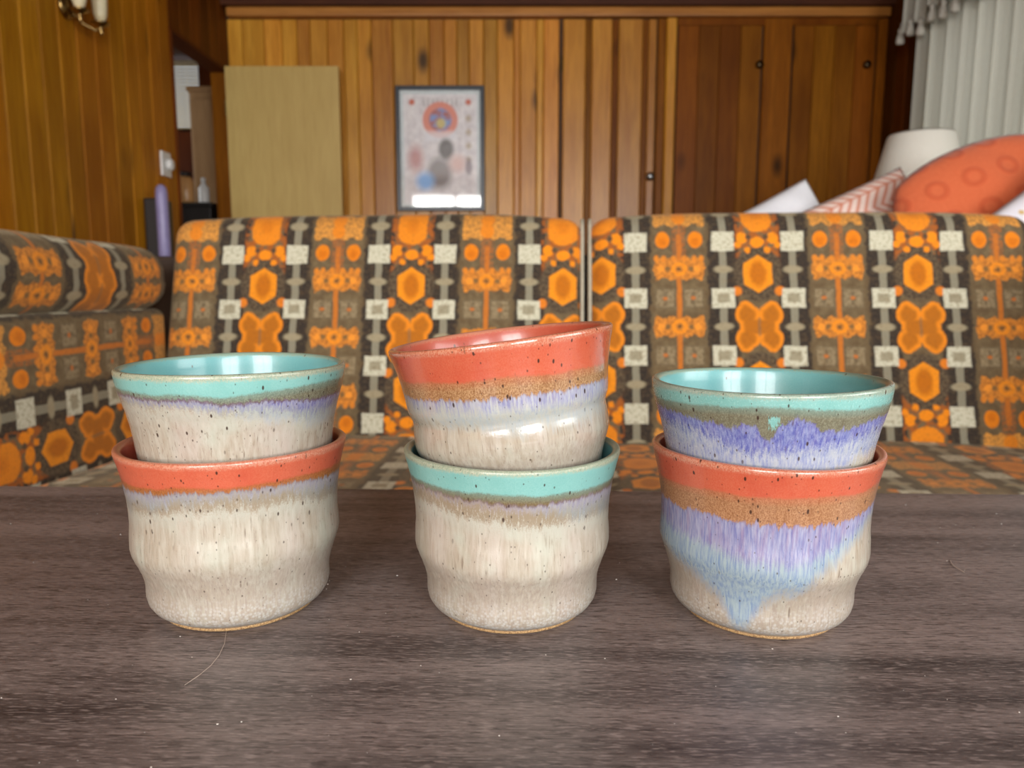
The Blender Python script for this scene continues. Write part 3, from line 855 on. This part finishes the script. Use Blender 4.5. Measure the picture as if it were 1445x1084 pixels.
sofa = tag(empty('sofa', (0.165, 1.615, 0), (0, 0, R(-3.5))), 'long vintage sofa upholstered in orange, brown and grey patterned fabric', 'sofa')
LEAN = R(15)
def back_pt(x, a, b_):     # a: depth (front at 0, behind positive), b: up along the leaning back
    return (x, a * math.cos(LEAN) + b_ * math.sin(LEAN), 0.335 - a * math.sin(LEAN) + b_ * math.cos(LEAN))
lp = rounded_loop(0.0, 0.17, -0.06, 0.552, 0.045)
S0 = 0.06 - 0.045         # arc length at b = 0
sweep_cushion('back_cushion', lp, -1.000, -0.006, 0.045, back_pt, FABRIC, sofa, 0.014, uoff=-0.054, voff=0.255 + S0, lump=0.0015, seed=2)
sweep_cushion('back_cushion', lp, 0.006, 1.010, 0.045, back_pt, FABRIC, sofa, 0.014, uoff=0.0345, voff=0.283 + S0, lump=0.0015, seed=5)
# piping along the join of the two back cushions
for sx in (-0.009, 0.009):
    pts = [back_pt(sx, 0.030 - 0.02 * math.sin(PI * min(1, max(0, (k - 2) / 22))), -0.02 + 0.57 * k / 24) for k in range(25)]
    obj('piping', tube_mesh('piping', pts, 0.0045, 8), PIPE, sofa, smooth=True)
def seat_pt(x, a, b_): return (x, a, b_)
ls = rounded_loop(-0.575, 0.055, 0.18, 0.352, 0.06)
sweep_cushion('seat_cushion', ls, -0.990, -0.004, 0.04, seat_pt, FABRIC, sofa, 0.012, uoff=0.06, voff=0.19, lump=0.003, seed=8)
sweep_cushion('seat_cushion', ls, 0.004, 1.000, 0.04, seat_pt, FABRIC, sofa, 0.012, uoff=0.10, voff=0.19, lump=0.003, seed=9)
for sgn_, xi in ((-1, -1.002), (1, 1.012)):
    # arm panel: pattern turned a quarter, chain of squares running along the arm
    def arm_pt(y, a, b_, s=sgn_, xi=xi): return (xi + s * a, y, b_)
    la = rounded_loop(0.0, 0.17, 0.12, 0.648, 0.02)
    sweep_cushion('arm_panel', la, -0.63, 0.10, 0.02, arm_pt, FABRIC, sofa, 0.004, uoff=-0.20, voff=0.262, swap=True, seed=11)
    lr = rounded_loop(-0.012, 0.195, 0.652, 0.792, 0.062, n=10)
    sweep_cushion('arm_bolster', lr, -0.66, 0.115, 0.05, arm_pt, FABRIC, sofa, 0.006, uoff=-0.175 if sgn_ < 0 else 0.0, voff=0.03, lump=0.003, seed=12)
box('base', -1.155, 1.165, -0.55, 0.22, 0.08, 0.178, FRAMEW, sofa, 0.006)
box('back_frame', -1.155, 1.165, 0.262, 0.30, 0.08, 0.78, FRAMEW, sofa, 0.01)
for x in (-1.10, 1.10):
    for y in (-0.49, 0.25):
        lathe('leg', [(0.018, 0.0), (0.028, 0.08)], 16, FRAMEW, sofa, loc=(x, y, 0))

# ------------------------------------------------------------------ bed with cushions behind the sofa
MATT = simple('pale_bedspread', (214, 210, 204), 0.9)
bed = tag(empty('daybed', (1.50, 2.55, 0)), 'pale covered daybed behind the sofa, carrying the cushions', 'bed')
box('frame', -0.75, 0.65, -0.42, 0.46, 0.18, 0.30, FRAMEW, bed, 0.01)
box('mattress', -0.74, 0.64, -0.41, 0.45, 0.301, 0.52, MATT, bed, 0.05)
for x in (-0.70, 0.60):
    for y in (-0.38, 0.42): box('leg', x - 0.03, x + 0.03, y - 0.03, y + 0.03, 0, 0.179, FRAMEW, bed)

def pillow_mesh(name, w, h, t, n=26, sag=0.06, rnd_=0.15):
    v, f, uv, idx = [], [], [], {}
    for s in (1, -1):
        for i in range(n + 1):
            for j in range(n + 1):
                a, c = -1 + 2 * i / n, -1 + 2 * j / n
                edge = i in (0, n) or j in (0, n)
                if s < 0 and edge: idx[(s, i, j)] = idx[(1, i, j)]; continue
                k = ((1 - a ** 2) ** 0.55) * ((1 - c ** 2) ** 0.55) if not edge else 0.0
                x = a * w / 2 * (1 - sag * (1 - abs(c) ** 2 * 1.0) * abs(a) ** 3)
                z = c * h / 2 * (1 - sag * (1 - abs(a) ** 2) * abs(c) ** 3)
                x *= math.sqrt(1 - 0.5 * c * c) * rnd_ + 1 - rnd_; z *= math.sqrt(1 - 0.5 * a * a) * rnd_ + 1 - rnd_
                wr_ = 0.006 * math.sin(9 * a + 4 * c) * k
                idx[(s, i, j)] = len(v); v.append((x, -s * (t / 2 * k + wr_), z)); uv.append((x, z))
    for s in (1, -1):
        for i in range(n):
            for j in range(n):
                q = [idx[(s, i, j)], idx[(s, i + 1, j)], idx[(s, i + 1, j + 1)], idx[(s, i, j + 1)]]
                f.append(tuple(q) if s > 0 else tuple(reversed(q)))
    return mesh(name, v, f, uv)
def pillow_material(name, base, base2, pat=None, pc=None, scale=1.0):
    m, b = new_mat(name)
    uv = coord('UV'); u, v, _ = split(uv)
    fn = noise(uv, 90.0, 3)
    col = mix(fn, base, base2)
    if pat == 'chevron':
        k = M('FLOORED_MODULO', u + vabs(M('FLOORED_MODULO', v, 0.12) - 0.06), 0.036)
        col = mix(inside(vabs(k - 0.018) - 0.007, 0.004) * 0.85, col, pc)
        k2 = M('FLOORED_MODULO', v, 0.12)
        col = mix(inside(vabs(k2 - 0.06) - 0.004, 0.003) * 0.7, col, pc)
    elif pat == 'dots':
        a = vabs(M('FLOORED_MODULO', u + 0.0, 0.05) - 0.025); c = vabs(M('FLOORED_MODULO', v, 0.05) - 0.025)
        col = mix(inside(length2(a, c * 0.8) - 0.006, 0.003), col, pc)
    elif pat == 'tuft':
        a = vabs(M('FLOORED_MODULO', u, 0.11) - 0.055); c = vabs(M('FLOORED_MODULO', v, 0.11) - 0.055)
        d = length2(a, c)
        col = mix(inside(vabs(d - 0.026) - 0.008 + (fn - 0.5) * 0.01, 0.006) * 0.55, col, pc)
        bump(b, inside(vabs(d - 0.026) - 0.008, 0.01) + fn * 0.4, 0.5, 0.004)
    fin(b, col, 0.9, spec=0.2)
    b.inputs['Sheen Weight'].default_value = 0.2
    return m
def pillow(label, w, h, t, mat, loc, rot, rnd_=0.15, nm='throw_pillow'):
    o = tag(obj(nm, pillow_mesh(nm, w, h, t, rnd_=rnd_), mat, smooth=True), label, 'pillow', 'throw pillows behind the sofa')
    o.location = loc; o.rotation_euler = rot
    return o
pillow('plain white throw pillow with a pointed corner behind the sofa back', 0.44, 0.44, 0.13, pillow_material('white_linen', (234, 236, 240), (220, 224, 232)),
       (1.03, 2.80, 0.83), (R(-14), R(-27), R(12)))
pillow('pink and white patterned throw pillow between white and coral pillows', 0.46, 0.46, 0.14, pillow_material('pink_chevron', (236, 216, 206), (226, 204, 192), 'chevron', (206, 128, 100)),
       (1.27, 2.62, 0.84), (R(-16), R(-24), R(6)))
pillow('big coral tufted throw pillow behind the sofa back', 0.66, 0.61, 0.20, pillow_material('coral_cotton', (214, 112, 72), (202, 98, 60), 'tuft', (188, 82, 50)),
       (1.56, 2.41, 0.892), (R(-14), R(-20), R(0)), 0.85)
pillow('white throw pillow with small gold dots, beside coral pillow', 0.48, 0.46, 0.15, pillow_material('dotted_cotton', (232, 232, 240), (222, 222, 232), 'dots', (206, 176, 116)),
       (1.66, 2.12, 0.855), (R(-12), R(-40), R(-6)))

# ------------------------------------------------------------------ lamp on a side table in the corner
st_ = tag(empty('side_table', (1.76, 3.28, 0)), 'small dark wooden side table under the white-shaded lamp', 'table')
lathe('table_top', [(0.0, 0.60), (0.24, 0.60), (0.245, 0.61), (0.24, 0.625), (0.0, 0.625)], 40, FRAMEW, st_)
lathe('pedestal', [(0.03, 0.02), (0.022, 0.2), (0.03, 0.4), (0.04, 0.599)], 20, FRAMEW, st_)
lathe('foot', [(0.0, 0.0), (0.17, 0.0), (0.16, 0.015), (0.03, 0.03)], 32, FRAMEW, st_)
def shade_material():
    m, b = new_mat('white_lamp_shade')
    n = noise(vscale(coord('Object'), (300, 300, 40)), 1.0, 2)
    fin(b, mix(n, (228, 228, 218), (216, 214, 202)), 0.8)
    b.inputs['Transmission Weight'].default_value = 0.0
    return m
SHADE = shade_material()
lm = tag(empty('table_lamp', (1.76, 3.28, 0.626)), 'table lamp with tapered white shade in front of the curtain', 'lamp')
lathe('lamp_base', [(0.0, 0.0), (0.09, 0.0), (0.09, 0.015), (0.04, 0.03), (0.07, 0.12), (0.085, 0.2), (0.05, 0.3), (0.02, 0.34), (0.015, 0.42), (0.0, 0.42)], 32, WHITE_P, lm)
lathe('lamp_shade', [(0.215, 0.38), (0.134, 0.715), (0.128, 0.725), (0.126, 0.715), (0.209, 0.382)], 48, SHADE, lm, close=True)

# ------------------------------------------------------------------ curtain with tasselled valance on the right wall
def curtain_material():
    m = bpy.data.materials.new('pale_grey_curtain'); m.use_nodes = True
    global T
    T = m.node_tree
    b = T.nodes['Principled BSDF']
    n = noise(vscale(position(), (300, 300, 60)), 1.0, 3)
    c = mix(n, (200, 200, 188), (184, 184, 172))
    fin(b, c, 0.9, spec=0.2)
    tr = T.nodes.new('ShaderNodeBsdfTranslucent'); T.links.new(c, tr.inputs[0])
    ms = T.nodes.new('ShaderNodeMixShader'); ms.inputs[0].default_value = 0.22
    T.links.new(b.outputs[0], ms.inputs[1]); T.links.new(tr.outputs[0], ms.inputs[2])
    T.links.new(ms.outputs[0], T.nodes['Material Output'].inputs[0])
    return m
CURT = curtain_material()
def curtain_sheet(name, y0, y1, z0, z1, per, amp, parent, x=0.0, zlow=None, n_y=200, n_z=8):
    v, f = [], []
    for j in range(n_z + 1):
        for i in range(n_y + 1):
            y = y0 + (y1 - y0) * i / n_y
            q = j / n_z
            zb = zlow(y) if zlow else z0
            z = zb + (z1 - zb) * q
            ph = 2 * PI * y / per + 0.6 * math.sin(y * 5.3)
            s = math.sin(ph); s = math.copysign(abs(s) ** 0.7, s)
            v.append((x + amp * s * (1.0 - 0.35 * q) + 0.004 * math.sin(y * 60), y + 0.012 * math.sin(ph * 2), z))
    for j in range(n_z):
        for i in range(n_y):
            a = j * (n_y + 1) + i
            f.append((a, a + 1, a + n_y + 2, a + n_y + 1))
    return obj(name, mesh(name, v, f), CURT, parent, smooth=True)
ct = tag(empty('curtain', (2.275, 0, 0)), 'pale grey pleated curtain hanging beside dark wood corner', 'curtain')
curtain_sheet('drape', 2.05, 4.36, 0.05, 2.36, 0.135, 0.050, ct, n_y=420)
vl_ = tag(empty('curtain_valance', (2.205, 0, 0)), 'gathered pale valance with hanging tassels above the curtain', 'valance')
def vlow(y): return 2.135 + 0.035 * math.sin(2 * PI * y / 0.17 + 1.0)
curtain_sheet('valance_cloth', 2.0, 4.40, 2.1, 2.38, 0.115, 0.022, vl_, zlow=vlow)
tube_ = tube_mesh('curtain_rod', [(0.04, 1.98, 2.385), (0.04, 4.43, 2.385)], 0.012, 10)
obj('curtain_rod', tube_, BRASS, vl_, smooth=True)
TASS = simple('tassel_thread', (196, 192, 180), 0.9, scale=300)
tz = None
for k in range(22):
    y = 4.39 - k * 0.105
    prof = [(0.0, 0.0), (0.020, 0.004), (0.023, 0.018), (0.017, 0.050), (0.010, 0.060), (0.015, 0.070), (0.013, 0.082), (0.004, 0.090), (0.004, 0.115), (0.0, 0.116)]
    if tz is None:
        o = lathe('tassel', prof, 14, TASS, vl_); tz = o.data
    else:
        o = obj('tassel', tz, None, vl_)
    o.location = (-0.008, y, 2.135 - 0.075 + 0.02 * math.sin(k * 2.4))

# ------------------------------------------------------------------ framed poster
def poster_material():
    m, b = new_mat('printed_poster')
    u, v, w = split(coord('Object'))       # u across, w up, centred, metres
    p = coord('Object')
    n = noise(p, 26.0, 4, 0.65); n2 = noise(p, 70.0, 3)
    col = mix(ramp01(n, 0.35, 0.65), (226, 220, 218), (200, 192, 194))
    col = mix(ramp01(n2, 0.55, 0.7) * 0.35, col, (150, 132, 132))
    rect = lambda cx, cy, hw, hh: vmax(vabs(u - cx) - hw, vabs(w - cy) - hh)
    # side columns and their small ornaments
    for cx in (-0.180, 0.180):
        col = mix(inside(vabs(vabs(u - cx) - 0.034) - 0.002, 0.004) * 0.6, col, (232, 230, 230))
        col = mix(inside(length2(u - cx, w - 0.290) - 0.018, 0.012), col, (192, 88, 52))
    for k in range(4):
        d = vabs(u - 0.180) * 1.2 + vabs(w - (0.19 - 0.085 * k)) - 0.026
        col = mix(inside(d, 0.012) * 0.7, col, (164, 140, 104))
    # dim band of display strokes at the head
    stroke = vabs(M('FLOORED_MODULO', u, 0.030) - 0.015) - 0.006
    col = mix(inside(vmax(stroke, rect(0.0, 0.285, 0.125, 0.022)), 0.006) * 0.5, col, (128, 118, 116))
    # ring with a bright little scene inside
    e = length2(u, w - 0.180)
    col = mix(inside(e - 0.112, 0.010), col, (212, 128, 104))
    col = mix(inside(e - 0.072, 0.012), col, mix(ramp01(n, 0.42, 0.58), (110, 152, 208), (160, 84, 72)))
    col = mix(inside(length2(u - 0.005, w - 0.160) - 0.030, 0.02), col, (196, 176, 108))
    col = mix(inside(rect(0.0, 0.080, 0.10, 0.030), 0.03) * 0.7, col, (220, 218, 222))
    # soft lower picture: mound, cloth and sky tones
    col = mix(inside(length2((u + 0.01) * 1.1, (w + 0.15) * 0.9) - 0.085, 0.05), col, (128, 122, 120))
    col = mix(inside(length2((u - 0.035) * 1.15, (w - 0.000) * 0.85) - 0.055, 0.03), col, (92, 86, 82))
    col = mix(inside(length2(u + 0.16, (w + 0.06) * 0.6) - 0.045, 0.05) * 0.8, col, (176, 106, 100))
    col = mix(inside(length2(u - 0.11, w + 0.09) - 0.05, 0.06) * 0.7, col, (214, 166, 152))
    col = mix(inside(length2(u + 0.10, w + 0.20) - 0.055, 0.05), col, (130, 174, 220))
    col = mix(inside(length2((u - 0.18) * 1.4, (w + 0.11) * 0.6) - 0.030, 0.02) * 0.8, col, (112, 96, 104))
    col = mix(inside(vabs(rect(0, 0, 0.228, 0.332)) - 0.002, 0.004), col, (236, 236, 236))
    fin(b, col, 0.5)
    return m
def glass_material():
    m, b = new_mat('picture_glass')
    n = noise(coord('Object'), 4.0, 1)
    fin(b, (250, 252, 252), 0.02)
    tr = T.nodes.new('ShaderNodeBsdfTransparent')
    gl = T.nodes.new('ShaderNodeBsdfGlossy'); put(gl.inputs['Roughness'], n * 0.02 + 0.03)
    fr_ = T.nodes.new('ShaderNodeFresnel'); fr_.inputs[0].default_value = 1.6
    ms = T.nodes.new('ShaderNodeMixShader')
    T.links.new(fr_.outputs[0], ms.inputs[0]); T.links.new(tr.outputs[0], ms.inputs[1]); T.links.new(gl.outputs[0], ms.inputs[2])
    T.links.new(ms.outputs[0], T.nodes['Material Output'].inputs[0])
    return m
FRAME_B = simple('blue_black_frame', (38, 46, 56), 0.35)
pf = tag(empty('framed_poster', (-0.4585, YB - 0.003, 1.577)), 'framed poster in thin blue-black frame on the pine wall', 'picture')
W2, H2 = 0.2825, 0.3885
for a in ((-W2, -W2 + 0.026, -H2, H2), (W2 - 0.026, W2, -H2, H2)):
    box('frame_stile', a[0], a[1], -0.030, 0, a[2], a[3], FRAME_B, pf, 0.003)
for a in ((-H2, -H2 + 0.026), (H2 - 0.026, H2)):
    box('frame_rail', -W2 + 0.026, W2 - 0.026, -0.030, 0, a[0], a[1], FRAME_B, pf, 0.003)
box('mat_board', -W2 + 0.026, W2 - 0.026, -0.010, -0.002, -H2 + 0.026, H2 - 0.026, simple('pale_mat', (218, 226, 226), 0.7), pf)
box('print', -0.235, 0.235, -0.0115, -0.0101, -0.345, 0.340, poster_material(), pf)
box('glass_pane', -W2 + 0.026, W2 - 0.026, -0.018, -0.016, -H2 + 0.026, H2 - 0.026, glass_material(), pf)

# ------------------------------------------------------------------ wall sconce, switch, stand by the doorway
sc = tag(empty('wall_sconce', (XL, 3.12, 1.72)), 'brass wall sconce with two cream candle sleeves on the pine wall', 'sconce')
CANDLE = simple('cream_candle_sleeve', (226, 214, 176), 0.5)
o = lathe('backplate', [(0.0, 0.0), (0.05, 0.0), (0.045, 0.012), (0.02, 0.02), (0.0, 0.021)], 24, BRASS, sc); o.rotation_euler = (0, R(90), 0); o.location = (0.0, 0.02, 0.10)
for sy, dx in ((-0.075, 0.10), (0.075, 0.10)):
    pts = [(0.015, 0.02, 0.10), (0.04, 0.02 + sy * 0.4, 0.05), (0.08, 0.02 + sy * 0.9, 0.03), (dx, 0.02 + sy, 0.045)]
    obj('arm', tube_mesh('arm', pts, 0.006, 8), BRASS, sc, smooth=True)
    lathe('candle_cup', [(0.0, -0.035), (0.006, -0.03), (0.010, -0.012), (0.006, -0.004), (0.016, 0.004), (0.032, 0.012), (0.034, 0.018), (0.0, 0.018)], 20, BRASS, sc, loc=(dx, 0.02 + sy, 0.045))
    lathe('candle_sleeve', [(0.0, 0.018), (0.016, 0.0185), (0.026, 0.05), (0.032, 0.14), (0.022, 0.20), (0.0, 0.202)], 20, CANDLE, sc, loc=(dx, 0.02 + sy, 0.045))

sw = tag(empty('wall_dial', (XL, 3.935, 1.33)), 'white wall plate with round dial beside the doorway', 'switch')
box('plate', 0.0, 0.012, -0.05, 0.05, -0.062, 0.062, WHITE_P, sw, 0.004)
o = lathe('dial', [(0.0, 0.0), (0.030, 0.0), (0.030, 0.018), (0.024, 0.026), (0.0, 0.028)], 24, WHITE_P, sw); o.rotation_euler = (0, R(90), 0); o.location = (0.012, 0.012, 0.0)

LAV = simple('lavender_plastic', (150, 142, 186), 0.4)
fs = tag(empty('floor_stand', (XL + 0.10, 3.63, 0)), 'tall dark stand with a rounded lavender column beside the doorway', 'stand')
box('housing', -0.09, -0.02, 0.03, 0.19, 0.0, 1.13, BLACKISH, fs, 0.01)
lathe('column', [(0.0, 0.02), (0.03, 0.02), (0.028, 1.14), (0.024, 1.17), (0.012, 1.185), (0.0, 1.187)], 24, LAV, fs, loc=(0.02, -0.01, 0))
box('foot', -0.09, 0.08, -0.08, 0.20, -0.0, 0.019, BLACKISH, fs, 0.004)

# ------------------------------------------------------------------ things seen through the doorway
cb = tag(empty('tall_cabinet', (-2.11, 5.42, 0)), 'tall grey-brown cabinet with moulded top beyond the doorway', 'cabinet')
GB = wood_material('grey_brown_wood', (176, 140, 100), (158, 122, 84), (126, 94, 60), knots=0, rnd=0.1)
box('body', -0.11, 0.11, -0.14, 0.14, 0, 2.03, GB, cb, 0.004)
box('cornice', -0.125, 0.125, -0.155, 0.155, 2.031, 2.065, GB, cb, 0.006)
box('door', -0.10, 0.10, -0.158, -0.141, 0.10, 1.98, GB, cb, 0.004)
sh = tag(empty('low_cupboard', (-2.18, 5.06, 0)), 'dark low cupboard beyond the doorway carrying a jar and a bottle', 'cupboard')
box('body', -0.20, 0.22, -0.16, 0.16, 0, 1.22, BLACKISH, sh, 0.005)
box('top', -0.21, 0.23, -0.17, 0.17, 1.2205, 1.245, BLACKISH, sh, 0.004)
jr = tag(empty('storage_jar', (-2.17, 5.03, 1.2455)), 'amber storage jar with dark lid on the dark cupboard', 'jar')
lathe('jar', [(0.0, 0.0), (0.045, 0.0), (0.052, 0.02), (0.052, 0.15), (0.036, 0.18), (0.0, 0.181)], 24, simple('amber_jar', (214, 160, 100), 0.3), jr)
lathe('lid', [(0.0, 0.1815), (0.04, 0.1815), (0.04, 0.21), (0.0, 0.212)], 24, BLACKISH, jr)
bt = tag(empty('white_bottle', (-2.03, 4.98, 1.2455)), 'white bottle standing on the dark cupboard', 'bottle')
lathe('bottle', [(0.0, 0.0), (0.032, 0.0), (0.034, 0.01), (0.034, 0.10), (0.014, 0.125), (0.012, 0.14), (0.0, 0.141)], 20, WHITE_P, bt)
lathe('cap', [(0.0, 0.1415), (0.014, 0.1415), (0.014, 0.165), (0.0, 0.166)], 16, WHITE_P, bt)
